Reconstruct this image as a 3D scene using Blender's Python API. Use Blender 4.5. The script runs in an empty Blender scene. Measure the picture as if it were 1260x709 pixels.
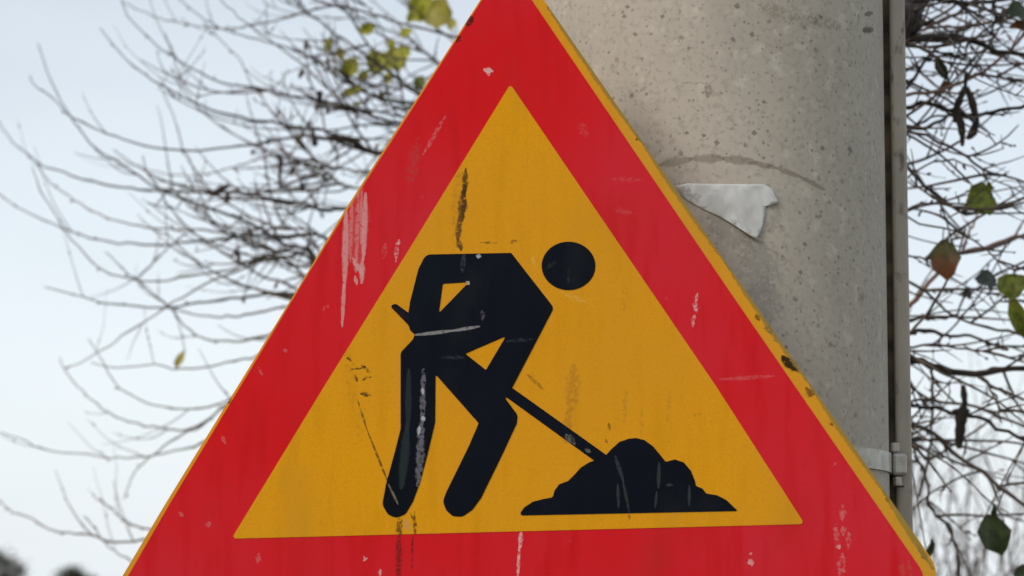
import bpy, bmesh, math, random
from mathutils import Vector, Matrix
from mathutils.geometry import tessellate_polygon, delaunay_2d_cdt

random.seed(11)
S = bpy.context.scene
COL = S.collection

# ------------------------------------------------------------------ camera
FPX = 2800.0                       # focal length in photograph pixels (photo is 1260 wide)
PITCH, ROLL = math.radians(8.0), math.radians(0.5)
CAM = Vector((0.0, 0.0, 1.6))
F = Vector((0, math.cos(PITCH), math.sin(PITCH)))
_r, _u = Vector((1, 0, 0)), Vector((0, -math.sin(PITCH), math.cos(PITCH)))
R = _r * math.cos(ROLL) + _u * math.sin(ROLL)
U = _u * math.cos(ROLL) - _r * math.sin(ROLL)
cd = bpy.data.cameras.new('camera')
cam = bpy.data.objects.new('camera', cd)
COL.objects.link(cam)
M = Matrix((R, U, -F)).transposed().to_4x4()
M.translation = CAM
cam.matrix_world = M
cd.sensor_width = 36.0
cd.lens = 36.0 * FPX / 1260.0
cd.clip_start, cd.clip_end = 0.05, 5000.0
cd.dof.use_dof = True
cd.dof.focus_distance = 2.5
cd.dof.aperture_fstop = 6.5
S.camera = cam

# ------------------------------------------------------------------ sky, sun, exposure
SUN_DIR = Vector((-0.66, -0.52, 0.62)).normalized()       # towards the sun
W = bpy.data.worlds.new('World')
S.world = W
W.use_nodes = True
wn, wl = W.node_tree.nodes, W.node_tree.links
wn.clear()
wo = wn.new('ShaderNodeOutputWorld')
bg = wn.new('ShaderNodeBackground')
sky = wn.new('ShaderNodeTexSky')
sky.sky_type = 'NISHITA'
sky.sun_disc = False
sky.sun_elevation = math.asin(SUN_DIR.z)
sky.sun_rotation = math.atan2(SUN_DIR.x, SUN_DIR.y)
sky.air_density, sky.dust_density, sky.ozone_density = 1.0, 3.0, 1.0
veil = wn.new('ShaderNodeMix')                            # thin high cloud over the blue
veil.data_type = 'RGBA'
wl.new(sky.outputs[0], veil.inputs['A'])
veil.inputs['B'].default_value = (10.9, 11.6, 12.1, 1)
wtc = wn.new('ShaderNodeTexCoord')
wmp = wn.new('ShaderNodeMapping')
wmp.inputs['Scale'].default_value = (2.0, 2.0, 6.0)
wmp.inputs['Location'].default_value = (0.0, 0.0, 0.6)
wno = wn.new('ShaderNodeTexNoise')
wno.inputs['Scale'].default_value = 1.6
wno.inputs['Detail'].default_value = 5
wmr = wn.new('ShaderNodeMapRange')
wmr.inputs['From Min'].default_value, wmr.inputs['From Max'].default_value = 0.3, 0.7
wmr.inputs['To Min'].default_value, wmr.inputs['To Max'].default_value = 0.68, 0.78
wl.new(wtc.outputs['Generated'], wmp.inputs['Vector'])
wl.new(wmp.outputs[0], wno.inputs['Vector'])
wl.new(wno.outputs['Fac'], wmr.inputs['Value'])
wsp = wn.new('ShaderNodeSeparateXYZ')                     # the veil thins out higher up, as cloud seen edge-on does
wl.new(wtc.outputs['Generated'], wsp.inputs[0])
wab = wn.new('ShaderNodeMath'); wab.operation = 'MULTIPLY_ADD'; wab.use_clamp = True
wl.new(wsp.outputs[2], wab.inputs[0]); wab.inputs[1].default_value = -0.9; wl.new(wmr.outputs[0], wab.inputs[2])
wmx = wn.new('ShaderNodeMath'); wmx.operation = 'MAXIMUM'; wmx.inputs[1].default_value = 0.42
wl.new(wab.outputs[0], wmx.inputs[0])
wl.new(wmx.outputs[0], veil.inputs['Factor'])
wl.new(veil.outputs['Result'], bg.inputs['Color'])
bg.inputs['Strength'].default_value = 0.10
wl.new(bg.outputs[0], wo.inputs['Surface'])

sd = bpy.data.lights.new('sun', 'SUN')
sd.energy = 1.25
sd.angle = math.radians(16)
sd.color = (1.0, 0.95, 0.88)
sun = bpy.data.objects.new('sun', sd)
COL.objects.link(sun)
sun.rotation_euler = SUN_DIR.to_track_quat('Z', 'Y').to_euler()
sun.location = (-6, -4, 8)

S.view_settings.view_transform = 'Standard'
S.view_settings.look = 'None'
S.view_settings.gamma = 1.0
S.view_settings.use_curve_mapping = False
S.view_settings.exposure = 0.08
S.render.engine = 'CYCLES'
S.render.resolution_x, S.render.resolution_y = 1024, 576

# ------------------------------------------------------------------ geometry helpers
def ray(u, v):
    return F + R * ((u - 630.0) / FPX) + U * ((354.5 - v) / FPX)
def at(u, v, d):
    return CAM + ray(u, v) * d
def empty(name, loc):
    o = bpy.data.objects.new(name, None)
    o.location = loc
    o.empty_display_size = 0.1
    COL.objects.link(o)
    return o
def tag(o, label=None, cat=None, group=None, kind=None):
    for k, x in (('label', label), ('category', cat), ('group', group), ('kind', kind)):
        if x:
            o[k] = x
    return o
def link_mesh(name, verts, faces, mat, parent=None, smooth=False):
    me = bpy.data.meshes.new(name)
    me.from_pydata([tuple(v) for v in verts], [], faces)
    me.update()
    if smooth:
        for p in me.polygons:
            p.use_smooth = True
    if mat:
        me.materials.append(mat)
    o = bpy.data.objects.new(name, me)
    COL.objects.link(o)
    if parent:
        o.parent = parent
    return o
def fix_normals(o):
    bm = bmesh.new(); bm.from_mesh(o.data)
    bmesh.ops.recalc_face_normals(bm, faces=bm.faces)
    bm.to_mesh(o.data); bm.free()

# ------------------------------------------------------------------ material helpers
def new_mat(name):
    m = bpy.data.materials.new(name)
    m.use_nodes = True
    n, l = m.node_tree.nodes, m.node_tree.links
    b = n['Principled BSDF']
    return m, n, l, b

def build_scratch_group():
    g = bpy.data.node_groups.new('scratch_mask', 'ShaderNodeTree')
    it = g.interface
    for nm, ty in (('A', 'NodeSocketVector'), ('B', 'NodeSocketVector'), ('Axes', 'NodeSocketVector'),
                   ('Width', 'NodeSocketFloat'), ('Rag', 'NodeSocketFloat'), ('Break', 'NodeSocketFloat')):
        it.new_socket(nm, in_out='INPUT', socket_type=ty)
    it.new_socket('Mask', in_out='OUTPUT', socket_type='NodeSocketFloat')
    n, l = g.nodes, g.links
    gi, go = n.new('NodeGroupInput'), n.new('NodeGroupOutput')
    def vm(op, a=None, b=None):
        x = n.new('ShaderNodeVectorMath'); x.operation = op
        for i, s in enumerate((a, b)):
            if s is None: continue
            if hasattr(s, 'links'): l.new(s, x.inputs[i])
            else: x.inputs[i].default_value = s
        return x
    def ma(op, a=None, b=None, clamp=False):
        x = n.new('ShaderNodeMath'); x.operation = op; x.use_clamp = clamp
        for i, s in enumerate((a, b)):
            if s is None: continue
            if hasattr(s, 'links'): l.new(s, x.inputs[i])
            else: x.inputs[i].default_value = s
        return x
    tc = n.new('ShaderNodeTexCoord')
    P0 = vm('MULTIPLY', tc.outputs['Object'], gi.outputs['Axes']).outputs[0]
    nz = n.new('ShaderNodeTexNoise'); nz.inputs['Scale'].default_value = 190; nz.inputs['Detail'].default_value = 3
    l.new(P0, nz.inputs['Vector'])
    off = vm('SUBTRACT', nz.outputs['Color'], (0.5, 0.5, 0.5)).outputs[0]
    sc = n.new('ShaderNodeVectorMath'); sc.operation = 'SCALE'
    l.new(off, sc.inputs[0])
    l.new(ma('MULTIPLY', gi.outputs['Width'], gi.outputs['Rag']).outputs[0], sc.inputs['Scale'])
    P = vm('ADD', P0, sc.outputs[0]).outputs[0]
    pa = vm('SUBTRACT', P, gi.outputs['A']).outputs[0]
    ba = vm('SUBTRACT', gi.outputs['B'], gi.outputs['A']).outputs[0]
    t = ma('DIVIDE', vm('DOT_PRODUCT', pa, ba).outputs['Value'], vm('DOT_PRODUCT', ba, ba).outputs['Value'], True).outputs[0]
    s2 = n.new('ShaderNodeVectorMath'); s2.operation = 'SCALE'
    l.new(ba, s2.inputs[0]); l.new(t, s2.inputs['Scale'])
    d = vm('LENGTH', vm('SUBTRACT', pa, s2.outputs[0]).outputs[0]).outputs['Value']
    c = ma('SUBTRACT', ma('MULTIPLY', t, 2.0).outputs[0], 1.0).outputs[0]
    w = ma('MULTIPLY', gi.outputs['Width'], ma('SUBTRACT', 1.0, ma('MULTIPLY', ma('MULTIPLY', c, c).outputs[0], 0.6).outputs[0]).outputs[0]).outputs[0]
    m1 = ma('SUBTRACT', 1.0, ma('DIVIDE', d, w).outputs[0]).outputs[0]
    m2 = ma('MULTIPLY', m1, 2.2, True).outputs[0]
    bn = n.new('ShaderNodeTexNoise'); bn.inputs['Scale'].default_value = 230; bn.inputs['Detail'].default_value = 2
    l.new(P0, bn.inputs['Vector'])
    br = ma('MULTIPLY', ma('SUBTRACT', bn.outputs['Fac'], gi.outputs['Break']).outputs[0], 4.5, True).outputs[0]
    out = ma('MULTIPLY', m2, br).outputs[0]
    l.new(out, go.inputs['Mask'])
    return g
SCR = build_scratch_group()

def add_marks(n, l, col, marks, axes):
    """marks: (A, B, half_width, rag, break, colour, strength) in the object's own metres"""
    for A, B, w, rag, brk, c, st in marks:
        g = n.new('ShaderNodeGroup'); g.node_tree = SCR
        g.inputs['A'].default_value, g.inputs['B'].default_value = A, B
        g.inputs['Axes'].default_value = axes
        g.inputs['Width'].default_value, g.inputs['Rag'].default_value, g.inputs['Break'].default_value = w, rag, brk
        k = n.new('ShaderNodeMath'); k.operation = 'MULTIPLY'; k.inputs[1].default_value = st
        l.new(g.outputs[0], k.inputs[0])
        mx = n.new('ShaderNodeMix'); mx.data_type = 'RGBA'
        l.new(k.outputs[0], mx.inputs['Factor'])
        l.new(col, mx.inputs['A'])
        mx.inputs['B'].default_value = (*c, 1)
        col = mx.outputs['Result']
    return col

def noise_col(n, l, vec, scale, c1, c2, lo=0.35, hi=0.65, detail=4, map_scale=None):
    if map_scale:
        mp = n.new('ShaderNodeMapping'); mp.inputs['Scale'].default_value = map_scale
        l.new(vec, mp.inputs['Vector']); vec = mp.outputs[0]
    nz = n.new('ShaderNodeTexNoise'); nz.inputs['Scale'].default_value = scale; nz.inputs['Detail'].default_value = detail
    l.new(vec, nz.inputs['Vector'])
    mr = n.new('ShaderNodeMapRange'); mr.inputs['From Min'].default_value = lo; mr.inputs['From Max'].default_value = hi
    l.new(nz.outputs['Fac'], mr.inputs['Value'])
    mx = n.new('ShaderNodeMix'); mx.data_type = 'RGBA'
    l.new(mr.outputs[0], mx.inputs['Factor'])
    for k, c in (('A', c1), ('B', c2)):
        if hasattr(c, 'links'): l.new(c, mx.inputs[k])
        else: mx.inputs[k].default_value = (*c, 1)
    return mx.outputs['Result'], mr.outputs[0]

def spots(n, l, vec, scale, col, c, lo, hi, strength, map_scale=None):
    """round flecks: voronoi distance under a threshold, thinned out by a coarse noise"""
    if map_scale:
        mp = n.new('ShaderNodeMapping'); mp.inputs['Scale'].default_value = map_scale
        l.new(vec, mp.inputs['Vector']); vec = mp.outputs[0]
    dn = n.new('ShaderNodeTexNoise'); dn.inputs['Scale'].default_value = scale * 2.2; dn.inputs['Detail'].default_value = 2
    l.new(vec, dn.inputs['Vector'])
    ds = n.new('ShaderNodeVectorMath'); ds.operation = 'MULTIPLY_ADD'
    l.new(dn.outputs['Color'], ds.inputs[0]); ds.inputs[1].default_value = (0.42 / scale,) * 3; l.new(vec, ds.inputs[2])
    vo = n.new('ShaderNodeTexVoronoi'); vo.inputs['Scale'].default_value = scale
    l.new(ds.outputs[0], vo.inputs['Vector'])
    sp = n.new('ShaderNodeSeparateColor'); l.new(vo.outputs['Color'], sp.inputs[0])
    rr = n.new('ShaderNodeMath'); rr.operation = 'POWER'; rr.inputs[1].default_value = 2.5
    l.new(sp.outputs[0], rr.inputs[0])
    rad = n.new('ShaderNodeMath'); rad.operation = 'MULTIPLY'; rad.inputs[1].default_value = hi
    l.new(rr.outputs[0], rad.inputs[0])
    df = n.new('ShaderNodeMath'); df.operation = 'SUBTRACT'
    l.new(rad.outputs[0], df.inputs[0]); l.new(vo.outputs['Distance'], df.inputs[1])
    mk = n.new('ShaderNodeMath'); mk.operation = 'MULTIPLY'; mk.use_clamp = True; mk.inputs[1].default_value = lo
    l.new(df.outputs[0], mk.inputs[0])
    st = n.new('ShaderNodeMath'); st.operation = 'MULTIPLY'; st.inputs[1].default_value = strength
    l.new(mk.outputs[0], st.inputs[0])
    mx = n.new('ShaderNodeMix'); mx.data_type = 'RGBA'
    l.new(st.outputs[0], mx.inputs['Factor']); l.new(col, mx.inputs['A']); mx.inputs['B'].default_value = (*c, 1)
    return mx.outputs['Result'], st.outputs[0]

# ------------------------------------------------------------------ ground
m, n, l, b = new_mat('verge')
tc = n.new('ShaderNodeTexCoord')
c, _ = noise_col(n, l, tc.outputs['Object'], 0.7, (0.10, 0.105, 0.06), (0.17, 0.155, 0.10))
c, _ = noise_col(n, l, tc.outputs['Object'], 22, c, (0.07, 0.085, 0.03), 0.45, 0.7)
l.new(c, b.inputs['Base Color']); b.inputs['Roughness'].default_value = 0.95
GV, GF = [], []
rings = [0, 3, 8, 20, 60, 200, 800, 3000]
GV.append((0, 3, 0))
for r_ in rings[1:]:
    for k in range(48):
        a = k * math.tau / 48
        x, y = r_ * math.cos(a), 3 + r_ * math.sin(a)
        GV.append((x, y, 0.03 * math.sin(x * 0.7) * math.cos(y * 0.5) if r_ > 3 else 0.0))
for k in range(48):
    GF.append((0, 1 + k, 1 + (k + 1) % 48))
for i in range(len(rings) - 2):
    for k in range(48):
        a0, a1 = 1 + i * 48 + k, 1 + i * 48 + (k + 1) % 48
        GF.append((a0, a0 + 48, a1 + 48, a1))
tag(link_mesh('ground', GV, GF, m, smooth=True), kind='structure')

# ------------------------------------------------------------------ concrete pole
AX, AY = None, 2.735
def solve_axis(ul, ur, v=354.5):
    # cylinder whose left and right silhouettes fall on photo columns ul and ur
    a1 = math.atan2(ray(ul, v).x, ray(ul, v).y); a2 = math.atan2(ray(ur, v).x, ray(ur, v).y)
    am, ah = (a1 + a2) / 2, (a2 - a1) / 2
    dist = AY / math.cos(am)
    return dist * math.sin(am), dist * math.sin(ah)
AX, PR = solve_axis(652, 1091)
def on_pole(u, v, lift=0.0):
    """where the ray through a photo pixel meets the pole's skin"""
    d = ray(u, v); rr = PR + lift
    a = d.x ** 2 + d.y ** 2
    bb = -2 * (d.x * AX + d.y * AY)
    cc = AX ** 2 + AY ** 2 - rr ** 2
    disc = max(bb * bb - 4 * a * cc, 0)
    t = (-bb - math.sqrt(disc)) / (2 * a)
    return CAM + d * t - Vector((AX, AY, 0))

pole = empty('concrete_pole', (AX, AY, 0))
tag(pole, 'thick weathered grey concrete pole with torn white sticker and conduit down its side', 'pole')

m, n, l, b = new_mat('concrete')
tc = n.new('ShaderNodeTexCoord'); OB = tc.outputs['Object']
c, _ = noise_col(n, l, OB, 5.0, (0.396, 0.350, 0.294), (0.484, 0.430, 0.363), 0.3, 0.7, 6)
c, _ = noise_col(n, l, OB, 3.0, c, (0.356, 0.307, 0.251), 0.5, 0.75, 5, (3.0, 3.0, 0.6))
c, f1 = noise_col(n, l, OB, 150, c, (0.327, 0.284, 0.236), 0.5, 0.78, 3)
c, _ = noise_col(n, l, OB, 60, c, (0.554, 0.502, 0.428), 0.56, 0.8, 4)
c, s1 = spots(n, l, OB, 70, c, (0.129, 0.103, 0.078), 4.5, 0.34, 0.6)
c, s2 = spots(n, l, OB, 28, c, (0.138, 0.113, 0.088), 7.0, 0.15, 0.5, (1, 1, 1.3))
c, s3 = spots(n, l, OB, 190, c, (0.124, 0.106, 0.085), 3.5, 0.5, 0.6)
pm = []
def pmark(pts, w, colr, st, rag=1.5, brk=0.36):
    for (u0, v0), (u1, v1) in zip(pts, pts[1:]):
        pm.append((on_pole(u0, v0), on_pole(u1, v1), w / FPX * 2.6, rag, brk, colr, st))
pmark([(812, 203), (850, 196), (890, 195), (930, 200)], 7, (0.187, 0.153, 0.114), 0.6, 0.9, 0.1)
pmark([(925, 200), (955, 207), (985, 218), (1015, 234)], 4.5, (0.198, 0.158, 0.119), 0.65, 0.9, 0.12)
pmark([(828, 236), (850, 250)], 12, (0.42, 0.40, 0.36), 0.6, 1.6, 0.25)
pmark([(950, 250), (958, 262), (950, 285)], 8, (0.30, 0.27, 0.22), 0.5, 1.6, 0.25)
pmark([(865, 222), (940, 222), (1000, 238)], 9, (0.514, 0.453, 0.377), 0.35, 1.0, 0.3)
pmark([(935, 6), (975, 22), (1035, 32)], 11, (0.237, 0.194, 0.149), 0.6, 2.0, 0.36)
pmark([(870, 103), (872, 118)], 7, (0.198, 0.158, 0.114), 0.7)
pmark([(838, 102), (868, 103)], 2, (0.217, 0.177, 0.131), 0.6)
pmark([(1062, 37), (1074, 37)], 6, (0.099, 0.074, 0.052), 0.9, 1.0, 0.2)
pmark([(1064, 18), (1074, 16)], 4, (0.118, 0.093, 0.062), 0.8, 1.0, 0.2)
pmark([(880, 268), (925, 298), (945, 350), (935, 395)], 32, (0.267, 0.245, 0.215), 0.6, 1.5, 0.25)
pmark([(1056, 355), (1062, 368)], 9, (0.237, 0.177, 0.123), 0.6)
pmark([(1058, 440), (1060, 448)], 7, (0.237, 0.177, 0.123), 0.6)
for u0, v0, rr_ in ((907, 7, 7), (925, 42, 6), (902, 48, 5), (845, 163, 4), (866, 166, 4), (928, 163, 5), (882, 175, 6), (940, 125, 4),
                    (1012, 182, 5), (1046, 184, 7), (768, 20, 4), (782, 42, 4), (772, 8, 4), (815, 20, 4), (1010, 20, 4), (985, 335, 5), (967, 427, 4), (1000, 540, 6), (990, 300, 4)):
    pmark([(u0 - 2, v0), (u0 + 2, v0 + 1)], rr_ * 0.8, (0.134, 0.114, 0.091), 0.7, 0.8, 0.1)
c = add_marks(n, l, c, pm, (1, 1, 1))
l.new(c, b.inputs['Base Color'])
b.inputs['Roughness'].default_value = 0.82
b.inputs['Specular IOR Level'].default_value = 0.35
bsum = n.new('ShaderNodeMath'); bsum.operation = 'ADD'; l.new(s1, bsum.inputs[0]); l.new(s2, bsum.inputs[1])
bs2 = n.new('ShaderNodeMath'); bs2.operation = 'MULTIPLY_ADD'; l.new(f1, bs2.inputs[0]); bs2.inputs[1].default_value = 0.35; l.new(bsum.outputs[0], bs2.inputs[2])
bp = n.new('ShaderNodeBump'); bp.invert = True; bp.inputs['Strength'].default_value = 0.5; bp.inputs['Distance'].default_value = 0.0012
l.new(bs2.outputs[0], bp.inputs['Height']); l.new(bp.outputs[0], b.inputs['Normal'])
CONC = m

PH = 7.5
NS, NH = 128, 40
V, FA = [], []
for j in range(NH + 1):
    z = -0.4 + (PH + 0.4) * j / NH
    for k in range(NS):
        a = k * math.tau / NS
        V.append((PR * math.cos(a), PR * math.sin(a), z))
for j in range(NH):
    for k in range(NS):
        FA.append((j * NS + k, j * NS + (k + 1) % NS, (j + 1) * NS + (k + 1) % NS, (j + 1) * NS + k))
top0 = NH * NS
for rr, dz in ((0.93, 0.02), (0.5, 0.045)):
    st = len(V)
    for k in range(NS):
        a = k * math.tau / NS
        V.append((PR * rr * math.cos(a), PR * rr * math.sin(a), PH + dz))
    for k in range(NS):
        FA.append((top0 + k, top0 + (k + 1) % NS, st + (k + 1) % NS, st + k))
    top0 = st
FA.append(tuple(range(top0, top0 + NS)))
link_mesh('shaft', V, FA, CONC, pole, True)

# conduit down the right-hand side, with a strip coloured as the shaded, stained gap beside it
def prism_z(name, poly, z0, z1, mat, parent, bevel=0.0, segs=1):
    k = len(poly)
    V, FA = [], []
    for j in range(segs + 1):
        z = z0 + (z1 - z0) * j / segs
        V += [(p[0], p[1], z) for p in poly]
    for j in range(segs):
        for i in range(k):
            FA.append((j * k + i, j * k + (i + 1) % k, (j + 1) * k + (i + 1) % k, (j + 1) * k + i))
    FA.append(tuple(range(k))[::-1]); FA.append(tuple(range(segs * k, segs * k + k)))
    o = link_mesh(name, V, FA, mat, parent)
    fix_normals(o)
    if bevel:
        md = o.modifiers.new('bevel', 'BEVEL'); md.width = bevel; md.segments = 2; md.limit_method = 'ANGLE'
    return o
m, n, l, b = new_mat('conduit_metal')
tc = n.new('ShaderNodeTexCoord'); OB = tc.outputs['Object']
c, _ = noise_col(n, l, OB, 14, (0.40, 0.355, 0.29), (0.29, 0.25, 0.20), 0.35, 0.65, 6, (1, 1, 0.35))
c, _ = noise_col(n, l, OB, 90, c, (0.13, 0.11, 0.085), 0.58, 0.75, 4, (1, 1, 0.5))
l.new(c, b.inputs['Base Color']); b.inputs['Roughness'].default_value = 0.6; b.inputs['Metallic'].default_value = 0.15
COND = m
m, n, l, b = new_mat('gap_shade_stain')  # dark brown stands in for gap shade, with brown stains; washer shares it
tc = n.new('ShaderNodeTexCoord'); OB = tc.outputs['Object']
c, _ = noise_col(n, l, OB, 9, (0.022, 0.014, 0.008), (0.10, 0.075, 0.046), 0.38, 0.62, 6, (1, 1, 3.0))
l.new(c, b.inputs['Base Color']); b.inputs['Roughness'].default_value = 0.9
GAPDARK = m
def xat(u, y):         # local x of photo column u (mid height) at local depth y
    d = ray(u, 354.5)
    return d.x / d.y * (AY + y) - AX
yc = 0.0
x1, x2, x3 = xat(1097, yc), xat(1116.5, yc), xat(1088, yc)
wv = []
prism_z('cable_conduit', [(x1, -0.016), (x2, -0.016), (x2, 0.022), (x1, 0.022)], 0.0, 6.2, COND, pole, 0.004)
prism_z('gap_shade_strip', [(x3 - 0.02, -0.009), (x1 + 0.003, -0.009), (x1 + 0.003, 0.015), (x3 - 0.02, 0.015)], 0.0, 6.2, GAPDARK, pole)  # added strip fills the gap, coloured dark in place of its shade
mt_, n, l, b = new_mat('saddle_steel')
b.inputs['Base Color'].default_value = (0.34, 0.33, 0.31, 1); b.inputs['Roughness'].default_value = 0.5; b.inputs['Metallic'].default_value = 0.6
for z in (0.6, 3.1, 5.2):
    prism_z('conduit_saddle', [(x3 - 0.03, -0.021), (x2 + 0.003, -0.021), (x2 + 0.003, 0.027), (x3 - 0.03, 0.027)], z, z + 0.025, mt_, pole, 0.002)

# torn sticker
def cdt_fill(poly, step):
    us = [p[0] for p in poly]; vs = [p[1] for p in poly]
    pts = [Vector(p) for p in poly]
    k = len(pts)
    def inside(x, y):
        r_ = False
        for i in range(k):
            (xa, ya), (xb, yb) = poly[i], poly[i - 1]
            if (ya > y) != (yb > y) and x < (xb - xa) * (y - ya) / (yb - ya) + xa:
                r_ = not r_
        return r_
    x = min(us) + step / 2
    while x < max(us):
        y = min(vs) + step / 2
        while y < max(vs):
            if inside(x, y):
                pts.append(Vector((x, y)))
            y += step
        x += step
    out = delaunay_2d_cdt(pts, [(i, (i + 1) % k) for i in range(k)], [], 1, 1e-6)
    return [tuple(v) for v in out[0]], [tuple(f) for f in out[2]]
stick = [(832, 229), (846, 226), (900, 227), (940, 227), (949, 232), (954, 241), (959, 249), (950, 252), (942, 254), (941, 264), (939, 276),
         (935, 287), (931, 295), (921, 289), (903, 277), (884, 266), (864, 257), (849, 249), (838, 240)]
pv, pf = cdt_fill(stick, 6)
def lift(u, v):
    a = max(0.0, (v - 262) / 33.0)
    c_ = max(0.0, (u - 938) / 20.0)
    return 0.0010 + 0.004 * a * a + 0.002 * c_ + 0.0004 * math.sin(u * 0.19) * math.cos(v * 0.23)
m, n, l, b = new_mat('sticker_paper')
tc = n.new('ShaderNodeTexCoord'); OB = tc.outputs['Object']
c, _ = noise_col(n, l, OB, 45, (0.64, 0.64, 0.63), (0.48, 0.47, 0.445), 0.42, 0.62, 6, (1, 1, 0.5))
fold = []
for p, q, w_, cc_, st_ in (((848, 250), (945, 253), 2.2, (0.40, 0.40, 0.38), 0.8), ((905, 255), (909, 275), 1.5, (0.45, 0.45, 0.43), 0.6),
                           ((855, 240), (858, 246), 6, (0.36, 0.35, 0.31), 0.8), ((870, 236), (935, 238), 9, (0.60, 0.60, 0.60), 0.5), ((835, 233), (850, 244), 9, (0.33, 0.31, 0.27), 0.8), ((846, 228), (950, 229), 2.5, (0.36, 0.34, 0.30), 0.8), ((900, 270), (928, 288), 4, (0.42, 0.41, 0.38), 0.6)):
    fold.append((on_pole(*p, 0.0016), on_pole(*q, 0.0016), 1.3 * w_ / FPX * 2.6, 1.0, 0.3, cc_, st_))
c = add_marks(n, l, c, fold, (1, 1, 1))
l.new(c, b.inputs['Base Color']); b.inputs['Roughness'].default_value = 0.32
st_o = link_mesh('torn_sticker', [on_pole(u, v, lift(u, v)) for u, v in pv], pf, m, pole, True)
fix_normals(st_o)
md = st_o.modifiers.new('paper', 'SOLIDIFY'); md.thickness = 0.0007; md.offset = 1
st_o['label'] = 'torn remains of a white sticker'

# ------------------------------------------------------------------ road sign
SY = 2.43
def on_sign(u, v, y=0.0):
    d = ray(u, v)
    return CAM + d * (SY / d.y)
base = on_sign(640, 742)
sign = empty('road_sign', base)
tag(sign, 'triangular roadworks warning sign, red border and yellow field with black digging figure', 'road sign')
def sl(u, v):
    p = on_sign(u, v) - base
    return (p.x, p.z)

def rounded(poly, rad):
    """round every corner; rad is one radius or one per corner"""
    k = len(poly); out = []
    for i in range(k):
        p = Vector(poly[i]); a = Vector(poly[i - 1]); c_ = Vector(poly[(i + 1) % k])
        r_ = rad[i] if isinstance(rad, (list, tuple)) else rad
        if r_ <= 0:
            out.append(tuple(p)); continue
        d1, d2 = (a - p), (c_ - p)
        l1, l2 = d1.length, d2.length
        d1 /= l1; d2 /= l2
        ang = d1.angle(d2)
        if ang > math.radians(172):
            out.append(tuple(p)); continue
        t = min(r_ / math.tan(ang / 2), l1 * 0.42, l2 * 0.42)
        s_ = p + d1 * t; e_ = p + d2 * t
        ns = 10 if r_ > 12 else 4
        # circular arc between the tangent points
        rr = t * math.tan(ang / 2)
        cen = p + (d1 + d2).normalized() * (rr / math.sin(ang / 2))
        a0 = math.atan2(s_.y - cen.y, s_.x - cen.x); a1 = math.atan2(e_.y - cen.y, e_.x - cen.x)
        da = (a1 - a0 + math.pi) % math.tau - math.pi
        for q in range(ns + 1):
            aa = a0 + da * q / ns
            out.append((cen.x + rr * math.cos(aa), cen.y + rr * math.sin(aa)))
    return out

plate_px = rounded([(629, -58), (1182, 739), (122, 757), (150.5, 709), (204, 619), (370, 349), (423.5, 260), (591, 0)], [47, 34, 40, 0, 0, 0, 0, 0])
red_px = rounded([(623.5, -45), (891, 349), (1161, 741), (134, 752), (157.5, 709), (209.5, 619), (372, 349), (426, 261), (593, 0)], [42, 0, 28, 34, 0, 0, 0, 0, 0])
field_px = rounded([(628, 104), (760, 298), (880, 474), (990, 645), (285, 663), (400, 474), (509, 298)], [3, 0, 0, 3, 3, 0, 0])
body_px = rounded([(524, 313.5), (629, 311.5), (681.5, 379), (631, 476), (622, 491), (637, 511), (636, 521), (617, 562), (592, 613),
                   (581, 628), (569, 636), (557, 635.5), (549, 628), (545, 617), (549, 606), (577, 549), (589, 521), (536, 461), (535.5, 520),
                   (526, 560), (517, 594), (508, 618), (499, 633), (487, 637.5), (477, 633), (470.5, 621), (475, 596), (486, 556), (493, 528), (493, 434), (508, 418),
                   (510.5, 412), (505, 407), (501, 396), (504.5, 372), (515, 331)],
                  [10, 3, 7, 2, 2, 9, 9, 0, 5, 10, 10, 10, 10, 10, 5, 0, 2, 1, 4, 0, 0, 5, 10, 10, 10, 10, 5, 5, 4, 7, 4, 1, 3, 3, 0, 4])
hole1 = rounded([(545, 349.5), (577, 347.5), (560, 365), (540, 385.5)], [2, 1, 0, 1])
hole2 = rounded([(572.5, 435.5), (622.5, 414), (598, 455.5)], 1.0)
head_px = [(699.5 + 33 * math.cos(a * math.tau / 56), 327.5 - 29.8 * math.sin(a * math.tau / 56)) for a in range(56)][::-1]
mound_px = rounded([(638, 634.5), (645, 624.5), (655.7, 617.5), (668, 614.3), (680, 612), (682.5, 603.5), (688, 596), (699, 592), (707, 584), (714.5, 575.5), (725, 569),
                    (744, 562), (752, 553), (762, 544), (774, 540), (783, 539.2), (793, 541.7), (803.5, 549.5), (813, 561), (819, 568.5), (830, 565.5), (841, 569),
                    (850, 579.5), (855, 592), (856, 598), (864, 601.3), (869, 607.5), (882, 609.5), (893.5, 615.3), (902.5, 624), (908.5, 629)], 3.0)
shaft_px = [(622, 478), (631, 478), (746, 560), (744, 570), (731, 567), (623, 489)]
grip_px = rounded([(480, 377), (486.5, 373.5), (508, 389), (506, 404)], [4, 5, 0, 0])

def sheet(name, outer, holes, y0, y1, mat, parent):
    """flat piece of film or metal: outline in photo pixels laid on the sign plane, thickness y0..y1"""
    loops = [[Vector((*sl(u, v), 0)) for u, v in lp] for lp in [outer] + holes]
    flat = [p for lp in loops for p in lp]
    tris = tessellate_polygon(loops)
    k = len(flat)
    V = [(p.x, y0, p.y) for p in flat] + [(p.x, y1, p.y) for p in flat]
    FA = [tuple(t) for t in tris] + [tuple(i + k for i in t)[::-1] for t in tris]
    st = 0
    for lp in loops:
        q = len(lp)
        for i in range(q):
            a_, b_ = st + i, st + (i + 1) % q
            FA.append((a_, b_, b_ + k, a_ + k))
        st += q
    o = link_mesh(name, V, FA, mat, parent)
    fix_normals(o)
    return o

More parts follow.
